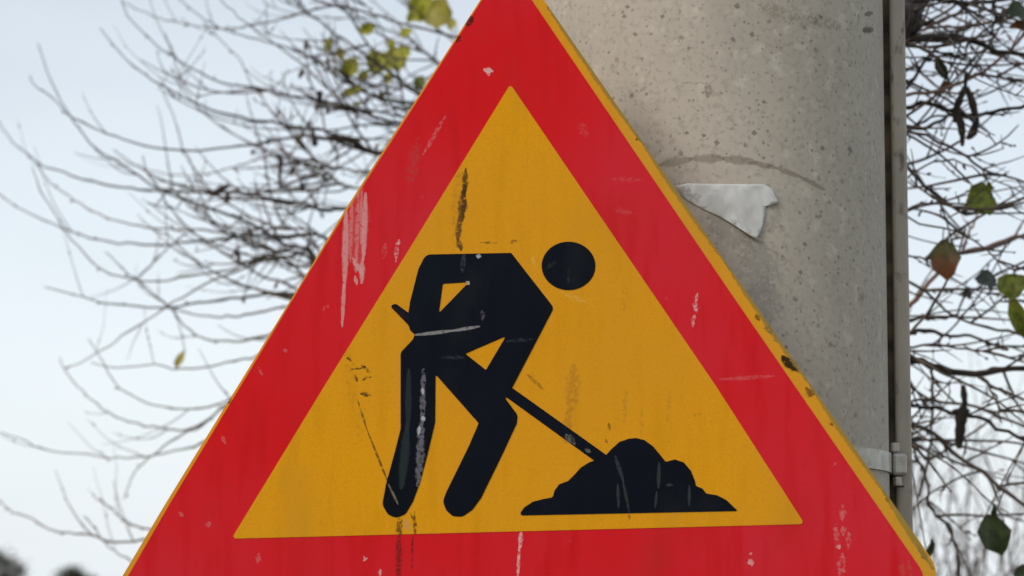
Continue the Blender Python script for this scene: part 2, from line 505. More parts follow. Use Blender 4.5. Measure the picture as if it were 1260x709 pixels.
PXM = SY / FPX         # metres per photo pixel on the sign
def smark(lst, colr, st=0.8, rag=1.3, brk=0.36):
    out = []
    for u0, v0, u1, v1, w in lst:
        a, b_ = sl(u0, v0), sl(u1, v1)
        out.append((Vector((a[0], 0, a[1])), Vector((b_[0], 0, b_[1])), w * PXM, rag, brk, colr, st))
    return out

def film(name, colA, colB, marks, rough=0.38, fleck=None, spec=0.07):
    m, n, l, b = new_mat(name)
    tc = n.new('ShaderNodeTexCoord'); OB = tc.outputs['Object']
    c, _ = noise_col(n, l, OB, 3.2, colA, colB, 0.36, 0.64, 7, (1.0, 1.0, 0.8))
    dk = tuple(x * 0.86 for x in colA)
    c, _ = noise_col(n, l, OB, 26, c, dk, 0.5, 0.8, 5, (2.2, 1.0, 0.35))
    c, _ = noise_col(n, l, OB, 620, c, tuple(x * 0.82 for x in colB), 0.5, 0.9, 2)
    c, _ = noise_col(n, l, OB, 7, c, tuple(x * 0.80 + 0.012 for x in colA), 0.56, 0.80, 8, (1.6, 1.0, 0.9))
    if fleck:
        for fc, sc_, st_ in fleck:
            c, _ = spots(n, l, OB, sc_, c, fc, 6.0, 0.11, st_, (1, 0.02, 0.8))
    c = add_marks(n, l, c, marks, (1, 0, 1))
    l.new(c, b.inputs['Base Color'])
    rn, rf = noise_col(n, l, OB, 18, (rough - 0.07,) * 3, (rough + 0.1,) * 3, 0.3, 0.7, 6, (2, 1, 0.6))
    l.new(rn, b.inputs['Roughness'])
    bz = n.new('ShaderNodeTexNoise'); bz.inputs['Scale'].default_value = 11; bz.inputs['Detail'].default_value = 2
    l.new(OB, bz.inputs['Vector'])
    bp = n.new('ShaderNodeBump'); bp.inputs['Strength'].default_value = 0.12; bp.inputs['Distance'].default_value = 0.004
    l.new(bz.outputs['Fac'], bp.inputs['Height']); l.new(bp.outputs[0], b.inputs['Normal'])
    b.inputs['Specular IOR Level'].default_value = spec
    return m

PINK, WHITE, PALE = (0.62, 0.17, 0.17), (0.70, 0.45, 0.43), (0.5, 0.5, 0.5)
BRN, BLK, RUST = (0.10, 0.05, 0.012), (0.018, 0.012, 0.008), (0.30, 0.13, 0.02)
red_marks = (
    smark([(443, 228, 440, 330, 14)], PINK, 0.30, 1.6, 0.25)
    + smark([(433, 238, 431, 322, 3), (441, 230, 438, 335, 3.2), (445, 235, 444, 300, 2.6)], (0.64, 0.28, 0.27), 0.55, 1.0, 0.3)
    + smark([(426, 258, 424, 352, 5), (424, 340, 421, 402, 3), (450, 238, 447, 320, 4.5), (434, 318, 446, 338, 4), (446, 320, 445, 348, 4), (437, 340, 439, 350, 3)], (0.66, 0.34, 0.33), 0.75, 0.7, 0.22)
    + smark([(548, 143, 521, 190, 3.5)], PINK, 0.6) + smark([(514, 172, 504, 226, 9)], (0.36, 0.07, 0.06), 0.35, 2.0, 0.34)
    + smark([(596, 86, 605, 88, 4.5), (600, 88, 602, 93, 3)], WHITE, 0.8, 1.0, 0.25)
    + smark([(491, 296, 488, 304, 3), (489, 300, 487, 322, 3)], WHITE, 0.75) + smark([(474, 300, 472, 318, 4)], PINK, 0.4)
    + smark([(858, 362, 856, 372, 3), (854, 372, 858, 384, 4), (855, 386, 852, 402, 2.5)], WHITE, 0.9, 1.8, 0.38)
    + smark([(1037, 622, 1037, 640, 5), (1028, 645, 1031, 672, 4), (1038, 648, 1038, 658, 4), (1044, 655, 1044, 676, 3.5), (1037, 682, 1034, 712, 6)], PINK, 0.75, 1.8, 0.38)
    + smark([(1031, 671, 1033, 674, 3.5)], WHITE, 0.68, 2.4, 0.2)
    + smark([(641, 655, 640, 674, 3.5), (639, 672, 637, 712, 2.4)], WHITE, 0.8, 0.9, 0.32)
    + smark([(449, 687, 450, 690, 4.5), (467, 700, 468, 709, 3)], WHITE, 0.64, 2.4, 0.2) + smark([(922, 690, 924, 695, 4.5), (923, 680, 924, 682, 2.5)], WHITE, 0.64, 2.4, 0.2)
    + smark([(222, 632, 224, 634, 4.5), (256, 643, 257, 648, 5), (1026, 570, 1027, 571, 3), (318, 683, 318, 692, 5), (272, 536, 277, 545, 3)], PINK, 0.51, 2.4, 0.2)
    + smark([(886, 467, 952, 463, 3)], PINK, 0.35, 1.0, 0.3) + smark([(712, 150, 722, 168, 7)], PINK, 0.22, 2.0, 0.4)
    + smark([(752, 220, 790, 222, 4), (756, 258, 776, 262, 5)], PINK, 0.2, 1.6, 0.36)
    + smark([(491, 655, 490, 715, 5), (508, 655, 507, 700, 2)], (0.10, 0.015, 0.012), 0.75, 1.4, 0.34)
    + smark([(1108, 690, 1112, 712, 4), (1118, 690, 1122, 712, 3)], (0.42, 0.10, 0.05), 0.5)
    + smark([(575, 32, 582, 22, 5), (562, 52, 566, 46, 4.5)], BLK, 0.85, 1.2, 0.3)
    + smark([(318, 452, 323, 462, 2), (398, 382, 404, 376, 3), (350, 430, 352, 433, 3)], PINK, 0.5))
yel_marks = (
    smark([(573, 208, 571, 240, 4.5), (571, 235, 567, 270, 6.5), (566, 266, 563, 296, 5), (563, 294, 568, 308, 4)], BRN, 0.95, 1.3, 0.24)
    + smark([(572, 225, 569, 272, 4)], BLK, 0.9, 1.2, 0.32)
    + smark([(567, 212, 562, 300, 11)], RUST, 0.35, 2.0, 0.4)
    + smark([(592, 299, 612, 299, 2), (628, 299, 635, 296, 3)], BRN, 0.7)
    + smark([(424, 438, 432, 444, 2), (444, 450, 455, 458, 3), (446, 468, 456, 464, 2.6), (444, 484, 456, 487, 4), (437, 462, 440, 470, 2), (432, 455, 450, 452, 1.6)], BLK, 0.85, 1.4, 0.36)
    + smark([(440, 492, 452, 530, 1.6), (452, 530, 480, 600, 2.0)], BRN, 0.85, 0.6, 0.28)
    + smark([(649, 461, 668, 479, 3)], (0.28, 0.14, 0.015), 0.75, 0.8, 0.3)
    + smark([(706, 452, 703, 505, 11), (700, 505, 696, 545, 7)], RUST, 0.4, 1.4, 0.32)
    + smark([(749, 521, 750, 530, 2.4), (769, 545, 770, 548, 3), (745, 541, 747, 545, 2.4)], BRN, 0.7, 1.0, 0.25)
    + smark([(770, 475, 768, 520, 4), (824, 480, 822, 520, 4), (790, 505, 789, 540, 3), (852, 510, 862, 511, 3), (770, 350, 766, 385, 5)], RUST, 0.35, 2.0, 0.42)
    + smark([(492, 636, 491, 664, 5), (510, 630, 511, 664, 2.4), (505, 632, 513, 648, 2)], BRN, 0.85, 1.2, 0.32)
    + smark([(498, 640, 505, 655, 6)], (0.55, 0.30, 0.12), 0.6)
    + smark([(428, 425, 434, 500, 9), (446, 500, 440, 545, 7), (520, 340, 512, 375, 5)], RUST, 0.3, 2.2, 0.44)
    + smark([(774, 633, 774, 640, 2)], BRN, 0.6)
    + smark([(690, 360, 720, 372, 4), (655, 315, 657, 330, 3)], (0.75, 0.5, 0.15), 0.4, 1.8, 0.42))
blk_marks = (
    smark([(511, 412.5, 560, 407, 2.8), (556, 407.5, 590, 402, 2.6)], (0.26, 0.25, 0.25), 0.9, 0.5, 0.25)
    + smark([(521, 455, 520, 520, 4), (519, 515, 515, 600, 6)], (0.26, 0.25, 0.29), 0.5, 1.6, 0.32)
    + smark([(520, 478, 520, 484, 3), (520, 513, 522, 517, 3), (516, 525, 515, 535, 3)], (0.5, 0.5, 0.54), 0.75, 1.6, 0.25)
    + smark([(503, 455, 502, 530, 5), (501, 525, 494, 600, 7)], (0.028, 0.038, 0.042), 0.7, 0.7, 0.15)
    + smark([(478, 596, 490, 621, 1.8)], (0.22, 0.18, 0.11), 0.8, 0.5, 0.25)
    + smark([(757, 562, 767, 592, 3), (766, 590, 774, 630, 2.2), (760, 596, 761, 625, 2.4), (811, 570, 810, 600, 3), (808, 605, 806, 625, 2), (848, 598, 848, 622, 2.4), (820, 597, 827, 597, 2.5)], (0.07, 0.082, 0.09), 0.42, 0.5, 0.25)
    + smark([(574, 347, 577, 350, 3.5), (587, 315, 591, 316, 3.5)], PALE, 0.8, 0.8, 0.2)
    + smark([(593, 383, 594, 393, 4)], (0.12, 0.11, 0.13), 0.6) + smark([(571, 313, 569, 335, 4)], (0.05, 0.05, 0.075), 0.7)
    + smark([(623, 420, 655, 418, 3)], (0.035, 0.04, 0.045), 0.7) + smark([(544, 440, 572, 440, 3)], (0.04, 0.04, 0.05), 0.7)
    + smark([(700, 330, 699, 350, 2.5), (672, 331, 684, 322, 3)], (0.03, 0.035, 0.03), 0.7)
    + smark([(697, 536, 706, 545, 6), (720, 553, 726, 556, 3)], (0.14, 0.135, 0.12), 0.8, 1.2, 0.3)
    + smark([(484, 378, 503, 393, 5)], (0.035, 0.012, 0.012), 0.6))
plate_marks = (
    smark([(963, 440, 981, 456, 8)], (0.02, 0.012, 0.008), 0.97, 0.8, 0.15)
    + smark([(944, 402, 950, 408, 6), (994, 480, 1001, 488, 7), (817, 206, 820, 211, 5), (783, 167, 786, 172, 4), (574, 30, 584, 20, 6), (562, 50, 567, 44, 5), (1090, 612, 1094, 618, 3),
             (278, 490, 284, 496, 4), (1130, 672, 1140, 690, 4), (930, 388, 934, 394, 4), (1020, 520, 1024, 524, 3)], (0.05, 0.03, 0.012), 0.75, 2.2, 0.25)
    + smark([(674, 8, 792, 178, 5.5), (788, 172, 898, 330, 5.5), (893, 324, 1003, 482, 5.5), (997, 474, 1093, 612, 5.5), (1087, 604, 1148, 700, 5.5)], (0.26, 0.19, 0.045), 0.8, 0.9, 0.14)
    + smark([(940, 392, 962, 424, 8)], (0.24, 0.17, 0.06), 0.5, 1.8, 0.35))
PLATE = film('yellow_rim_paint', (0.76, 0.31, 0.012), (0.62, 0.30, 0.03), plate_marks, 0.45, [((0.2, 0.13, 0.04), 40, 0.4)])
RED = film('red_film', (0.675, 0.008, 0.010), (0.63, 0.026, 0.042), red_marks, 0.36, [((0.66, 0.25, 0.24), 30, 0.35), ((0.25, 0.01, 0.01), 46, 0.45)])
YEL = film('yellow_film', (0.755, 0.325, 0.004), (0.69, 0.30, 0.016), yel_marks, 0.36, [((0.22, 0.10, 0.015), 30, 0.55), ((0.45, 0.2, 0.02), 14, 0.35)])
BLACK = film('black_film', (0.004, 0.0055, 0.0095), (0.006, 0.009, 0.016), blk_marks, 0.34, [((0.05, 0.055, 0.07), 38, 0.4)], 0.05)

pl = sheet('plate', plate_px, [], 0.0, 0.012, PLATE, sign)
md = pl.modifiers.new('bevel', 'BEVEL'); md.width = 0.0065; md.segments = 4; md.limit_method = 'ANGLE'; md.angle_limit = math.radians(60)
sheet('red_border', red_px, [], -0.0005, 0.001, RED, sign)
sheet('yellow_field', field_px, [], -0.0010, 0.0002, YEL, sign)
figure = sheet('digging_figure', body_px, [hole1, hole2], -0.0015, -0.0002, BLACK, sign)
sheet('figure_head', head_px, [], -0.0015, -0.0002, BLACK, sign)
sheet('spade_shaft', shaft_px, [], -0.00142, -0.0003, BLACK, sign)
sheet('spade_grip', grip_px, [], -0.00142, -0.0003, BLACK, sign)
sheet('soil_mound', mound_px, [], -0.0015, -0.0002, BLACK, sign)

# clamp that holds the sign on the pole
m, n, l, b = new_mat('galvanised_steel')
tc = n.new('ShaderNodeTexCoord'); OB = tc.outputs['Object']
c, _ = noise_col(n, l, OB, 60, (0.46, 0.43, 0.385), (0.32, 0.29, 0.25), 0.35, 0.65, 5)
l.new(c, b.inputs['Base Color']); b.inputs['Roughness'].default_value = 0.42; b.inputs['Metallic'].default_value = 0.65
GALV = m
pc = Vector((AX, AY, 0)) - base                        # pole axis in sign coordinates
def box(name, lo, hi, mat, parent, bevel=0.0):
    xs, ys, zs = zip(lo, hi)
    V = [(x, y, z) for x in xs for y in ys for z in zs]
    FA = [(0, 1, 3, 2), (4, 6, 7, 5), (0, 4, 5, 1), (2, 3, 7, 6), (0, 2, 6, 4), (1, 5, 7, 3)]
    o = link_mesh(name, V, FA, mat, parent); fix_normals(o)
    if bevel:
        md = o.modifiers.new('bevel', 'BEVEL'); md.width = bevel; md.segments = 2
    return o
zb = (on_pole(1075, 565) + Vector((AX, AY, 0)) - base).z
V, FA = [], []
NB = 72
for k in range(NB):
    a = k * math.tau / NB
    for rr, dz in ((PR + 0.0008, -0.0115), (PR + 0.003, -0.0115), (PR + 0.003, 0.0115), (PR + 0.0008, 0.0115)):
        V.append((pc.x + rr * math.cos(a), pc.y + rr * math.sin(a), zb + dz))
for k in range(NB):
    for i in range(4):
        a_, b_ = k * 4 + i, k * 4 + (i + 1) % 4
        c_, d_ = ((k + 1) % NB) * 4 + (i + 1) % 4, ((k + 1) % NB) * 4 + i
        FA.append((a_, b_, c_, d_))
band = link_mesh('clamp_band', V, FA, GALV, sign); fix_normals(band)
for p in band.data.polygons: p.use_smooth = False
lug = on_pole(1089, 566) + Vector((AX, AY, 0)) - base
lx = xat(1094, -0.03) + pc.x
lxe = xat(1112, -0.03) + pc.x
ly = pc.y - 0.036
box('clamp_lug', (lx, ly, zb - 0.014), (lxe, ly + 0.016, zb + 0.013), GALV, sign, 0.004)
box('clamp_ear', (lx - 0.001, ly + 0.004, zb + 0.013), (lx + 0.010, ly + 0.014, zb + 0.026), GALV, sign, 0.003)
def cyl(name, cen, r_, h, mat, parent, axis='y', ns=20):
    V, FA = [], []
    for s_ in (0, 1):
        for k in range(ns):
            a = k * math.tau / ns
            q = (r_ * math.cos(a), (s_ - 0.5) * h, r_ * math.sin(a)) if axis == 'y' else (r_ * math.cos(a), r_ * math.sin(a), (s_ - 0.5) * h)
            V.append((cen[0] + q[0], cen[1] + q[1], cen[2] + q[2]))
    for k in range(ns):
        FA.append((k, (k + 1) % ns, ns + (k + 1) % ns, ns + k))
    FA += [tuple(range(ns)), tuple(range(ns, 2 * ns))[::-1]]
    o = link_mesh(name, V, FA, mat, parent); fix_normals(o)
    md = o.modifiers.new('bevel', 'BEVEL'); md.width = min(r_, h) * 0.25; md.segments = 2; md.limit_method = 'ANGLE'
    return o
cyl('clamp_bolt', (lx + 0.0065, ly + 0.006, zb - 0.021), 0.0056, 0.012, GALV, sign, 'z', 6)
cyl('bolt_washer', (lx + 0.0065, ly + 0.006, zb - 0.0265), 0.008, 0.002, GAPDARK, sign, 'z', 20)
box('mounting_rail', (pc.x - 0.03, 0.012, zb - 0.10), (pc.x + 0.012, pc.y - PR - 0.001, zb + 0.16), GALV, sign, 0.003)

# ------------------------------------------------------------------ branches
def bark(name, c1, c2):
    m, n, l, b = new_mat(name)
    tc = n.new('ShaderNodeTexCoord'); OB = tc.outputs['Object']
    c, _ = noise_col(n, l, OB, 40, c1, c2, 0.35, 0.65, 4)
    l.new(c, b.inputs['Base Color']); b.inputs['Roughness'].default_value = 0.8
    return m
BARK = bark('grey_brown_bark', (0.072, 0.050, 0.036), (0.135, 0.098, 0.074))
PINKB = bark('young_reddish_bark', (0.24, 0.125, 0.095), (0.33, 0.20, 0.16))
DARKB = bark('dark_wet_bark', (0.022, 0.016, 0.012), (0.05, 0.034, 0.025))

class Tubes:
    def __init__(s): s.V, s.F = [], []
    def add(s, pts, rad, ns=6):
        k0 = len(s.V); k = len(pts)
        up = Vector((0.3, 1, 0.2)).normalized()
        for i, p in enumerate(pts):
            t = (pts[min(i + 1, k - 1)] - pts[max(i - 1, 0)])
            t = t.normalized() if t.length > 1e-9 else Vector((0, 0, 1))
            x = t.cross(up); x = x.normalized() if x.length > 1e-6 else Vector((1, 0, 0))
            y = t.cross(x)
            for q in range(ns):
                a = q * math.tau / ns
                s.V.append(p + (x * math.cos(a) + y * math.sin(a)) * rad[i])
        for i in range(k - 1):
            for q in range(ns):
                a, b_ = k0 + i * ns + q, k0 + i * ns + (q + 1) % ns
                s.F.append((a, b_, b_ + ns, a + ns))
        s.F.append(tuple(range(k0, k0 + ns))[::-1]); s.F.append(tuple(range(k0 + (k - 1) * ns, k0 + k * ns)))
    def bud(s, p, d, ln, w):
        s.add([p, p + d * ln * 0.3, p + d * ln * 0.7, p + d * ln], [w * 0.4, w, w * 0.8, w * 0.1], 5)
    def build(s, name, mat, parent, origin):
        return link_mesh(name, [v - origin for v in s.V], s.F, mat, parent, True)

def catmull(P, step):
    out = []
    k = len(P)
    for i in range(k - 1):
        p0, p1, p2, p3 = P[max(i - 1, 0)], P[i], P[i + 1], P[min(i + 2, k - 1)]
        ns = max(2, int((p2 - p1).length / step))
        for j in range(ns):
            t = j / ns
            out.append(0.5 * ((2 * p1) + (p2 - p0) * t + (2 * p0 - 5 * p1 + 4 * p2 - p3) * t * t + (3 * p1 - p0 - 3 * p2 + p3) * t ** 3))
    out.append(P[-1])
    return out

TD = 4.6
T0 = at(770, 709, TD)
tree = empty('bare_tree', (T0.x, T0.y, 0))
tag(tree, 'nearly bare tree with long upcurving twigs and a few lingering leaves behind the sign', 'tree')
TO = Vector((T0.x, T0.y, 0))
limbs = {}
def limb(name, pts, r0, r1, mat=BARK):
    P = catmull([at(*p) for p in pts], 0.04)
    k = len(P)
    rad = [r0 + (r1 - r0) * (i / (k - 1)) for i in range(k)]
    t = Tubes(); t.add(P, rad, 10)
    t.build('limb', mat, tree, TO)
    limbs[name] = list(zip(P, rad))
# trunk
top = at(765, 620, TD)
P = [Vector((T0.x + 0.03, T0.y, -0.1)), Vector((T0.x + 0.02, T0.y, 0.0)), Vector((T0.x, T0.y, 0.15)), Vector((T0.x - 0.01, T0.y, 0.7)), Vector((T0.x, T0.y + 0.01, 1.2)), top]
t = Tubes(); t.add(catmull(P, 0.06), [0.115 - 0.04 * min(1, i / 22) for i in range(len(catmull(P, 0.06)))], 14)
t.build('trunk', BARK, tree, TO)
limb('L1', [(768, 650, 4.6), (730, 560, 4.6), (660, 430, 4.65), (600, 310, 4.7), (575, 210, 4.7), (590, 110, 4.7), (612, 20, 4.7), (640, -120, 4.8)], 0.05, 0.012)
limb('L2', [(762, 655, 4.6), (690, 600, 4.6), (600, 530, 4.6), (490, 460, 4.6), (420, 410, 4.6), (390, 375, 4.6)], 0.035, 0.010)
limb('L5', [(758, 690, 4.6), (640, 668, 4.6), (480, 655, 4.7), (330, 640, 4.75), (270, 610, 4.8)], 0.03, 0.006)
limb('L3', [(772, 640, 4.6), (850, 470, 4.1), (950, 320, 3.75), (1040, 170, 3.6), (1076, 60, 3.5), (1082, -60, 3.5)], 0.045, 0.018, DARKB)
limb('L4', [(778, 660, 4.6), (880, 590, 4.1), (1000, 500, 3.7), (1064, 440, 3.55), (1076, 400, 3.5)], 0.035, 0.012)
SAMP = []                                  # (u, v, d, point) along every branch, for leaves
def attach(p, names):
    best = None
    for nm in names:
        for q, r_ in limbs[nm]:
            d = (q - p).length
            if best is None or d < best[0]:
                best = (d, q, r_)
    return best[1]

def side_twigs(P, rad, tw, dens, upbias, lmin, lmax, skip=0.15):
    k = len(P)
    tot = sum((P[i + 1] - P[i]).length for i in range(k - 1))
    for _ in range(int(tot * dens + random.random())):
        i = int(k * random.uniform(skip, 0.95)); i = min(max(i, 1), k - 2)
        d = (P[i + 1] - P[i - 1]).normalized()
        sgn = random.choice((-1, 1))
        ax = Vector((random.uniform(-0.3, 0.3), 1, random.uniform(-0.3, 0.3))).normalized()
        dd = Matrix.Rotation(sgn * random.uniform(0.35, 0.95), 3, ax) @ d
        dd = Matrix.Rotation(random.uniform(-0.6, 0.6), 3, 'Z') @ dd
        ln = random.uniform(lmin, lmax)
        seg = 7
        p = P[i].copy(); pts = [p.copy()]
        for q in range(seg):
            dd = (dd + Vector((0, 0, upbias * random.uniform(0.4, 1.4))) + Vector((random.gauss(0, .07), random.gauss(0, .07), random.gauss(0, .07)))).normalized()
            p = p + dd * ln / seg; pts.append(p.copy())
        r0 = min(rad[i] * 0.7, 0.0022)
        tw.add(pts, [r0 * (1 - 0.65 * q / seg) for q in range(seg + 1)], 5)
        for q in range(1, seg):
            if random.random() < 0.25:
                tw.bud(pts[q], (dd + Vector((0, 0, random.uniform(-.6, .6)))).normalized(), random.uniform(.005, .011), random.uniform(.0013, .0024))

def branch(px, d0, d1, r0, r1, names, mat=BARK, dens=9, upbias=0.12, lmin=0.05, lmax=0.20, joined=True, rough=1.7):
    k = len(px)
    wob = random.uniform(-0.12, 0.12)
    pts = [at(u, v, d0 + (d1 - d0) * i / (k - 1) + wob * math.sin(math.pi * i / (k - 1))) for i, (u, v) in enumerate(px)]
    if joined:
        q = attach(pts[0], names)
        mid = pts[0].lerp(q, 0.5) + (pts[0] - pts[1]) * 0.3
        pts = [q, mid] + pts
    P = catmull(pts, 0.018)
    k = len(P)
    P = [p + Vector((random.gauss(0, .0007 * rough), random.gauss(0, .001), random.gauss(0, .0007 * rough))) for p in P]
    rad = [(r0 + (r1 - r0) * (i / (k - 1)) ** 0.7) * random.uniform(0.9, 1.1) * (1.35 if random.random() < 0.09 else 1.0) for i in range(k)]
    t = Tubes(); t.add(P, rad, 7)
    for i in range(3, k - 1, 3):
        if random.random() < 0.5:
            d = (P[i] - P[i - 1]).normalized()
            d = (d + Vector((random.uniform(-1, 1), random.uniform(-.5, .5), random.uniform(-1, 1))) * 0.9).normalized()
            t.bud(P[i], d, random.uniform(.006, .013), random.uniform(.0014, .0026))
    o = t.build('branch', mat, tree, TO)
    if dens:
        tw = Tubes()
        side_twigs(P, rad, tw, dens, upbias, lmin, lmax)
        if tw.V:
            tw.build('side_twigs', mat, o, TO)['kind'] = 'stuff'
    for p in P:
        SAMP.append(p)
    return P

# left-hand fan, each listed from its tip inwards
LEFT = [
 [(47,54),(55,78),(63,102),(81,135),(98,159),(118,183),(139,196),(169,217),(196,234),(244,252),(291,268),(322,283),(349,300),(378,308)],
 [(38,92),(46,108),(62,118),(81,137),(112,156),(152,171),(190,181),(230,186),(260,184),(308,178),(352,171),(378,167),(409,173),(462,190)],
 [(139,194),(160,202),(186,210),(220,216),(257,214),(295,203),(331,193),(358,193),(402,212),(430,232)],
 [(-12,132),(0,152),(17,176),(37,193),(58,206),(102,220),(142,230),(203,235),(268,237),(295,237),(335,244),(376,251),(405,258)],
 [(44,198),(58,220),(98,251),(135,269),(190,281),(244,283),(285,288),(325,302),(345,310),(375,312)],
 [(-12,230),(0,239),(20,254),(71,278),(112,293),(156,300),(203,301),(257,296),(315,290),(352,291),(398,291)],
 [(40,205),(50,235),(68,264),(88,295),(115,322),(135,337),(186,346),(230,340),(257,335),(281,332),(315,317),(349,308),(380,305)],
 [(56,352),(102,366),(135,374),(179,378),(210,379),(244,373),(295,366),(335,361),(362,361)],
 [(80,454),(121,434),(151,413),(175,399),(195,384),(225,365),(262,346),(300,330),(340,316)],
 [(74,440),(80,456),(101,481),(134,508),(172,522),(222,530),(252,519),(290,495)],
 [(109,417),(118,432),(128,447),(138,468),(158,485),(189,498),(222,503),(256,500),(285,490)],
 [(111,447),(145,452),(189,449),(212,454),(250,452),(290,444),(320,436)],
 [(0,532),(32,543),(65,556),(107,559),(136,564),(184,561),(207,556),(242,548),(275,535)],
 [(-10,610),(0,617),(16,630),(39,638),(65,654),(107,658),(136,666),(165,667),(200,660)],
 [(116,611),(136,625),(155,641),(181,651),(215,650)],
 [(103,635),(118,652),(129,668),(155,687),(190,700)],
 [(153,615),(165,583),(184,564),(223,535),(249,524),(280,500)],
 [(124,36),(146,64),(173,88),(203,108),(237,125),(270,138),(308,146),(348,154),(380,158),(409,163),(460,186)],
 [(149,-2),(157,20),(183,47),(210,68),(237,85),(274,102),(314,108),(352,117),(409,127),(443,139),(480,150)],
 [(152,3),(190,20),(230,30),(260,34),(281,36),(318,30),(352,22),(378,14),(420,8),(500,30)],
 [(215,-8),(244,19),(270,34),(308,46),(345,56),(372,66),(392,78),(419,96),(450,113),(480,123)],
 [(203,41),(213,68),(220,91),(237,117),(260,115),(290,111),(320,110),(360,118)],
 [(340,-4),(350,3),(375,14),(402,34),(433,56),(470,82),(505,110)],
 [(380,3),(416,8),(433,24),(450,51),(477,75),(500,104),(520,110)],
 [(420,-12),(428,4),(440,34),(460,68),(474,100),(488,140)],
 [(448,-10),(457,0),(478,18),(496,36),(516,58),(541,78),(570,100)],
 [(438,-6),(457,14),(474,47),(490,88),(497,129),(510,150)],
 [(490,-5),(522,23),(539,36),(560,53),(585,75)],
 [(250,28),(272,50),(294,73),(311,105),(325,125),(348,152),(372,180),(405,205)],
 [(262,-8),(280,8),(301,27),(328,47),(362,72),(400,105),(440,142)],
 [(418,172),(416,190),(414,205),(406,222),(400,248),(398,268)][::-1],
 [(200,110),(216,150),(226,186),(240,210),(262,236),(300,262),(340,280),(380,285)],
 [(175,190),(182,215),(196,234),(214,262),(240,288),(275,312),(320,338),(352,350)],
 [(130,310),(150,330),(178,352),(210,379),(226,400),(250,416),(290,420),(330,412)],
 [(196,286),(190,320),(172,345),(190,365),(230,385),(280,390),(340,380)],
 [(236,318),(262,345),(300,352),(340,362)],
]
for i, px in enumerate(LEFT):
    px = px[::-1]
    far = random.uniform(-0.25, 0.65)
    main = i in (0, 1, 3, 5, 7, 17, 18, 20, 22)
    r0 = 0.0050 if main else 0.0033
    vb = px[0][1]
    names = ('L5', 'L2') if vb > 470 else (('L2', 'L1') if vb > 280 else ('L1',))
    branch(px, 4.65, 4.75 + far, r0, 0.0010, names, DARKB if main else BARK, dens=2.6 if px[-1][0] > 60 else 1.6, upbias=0.10, lmin=0.06, lmax=0.24)

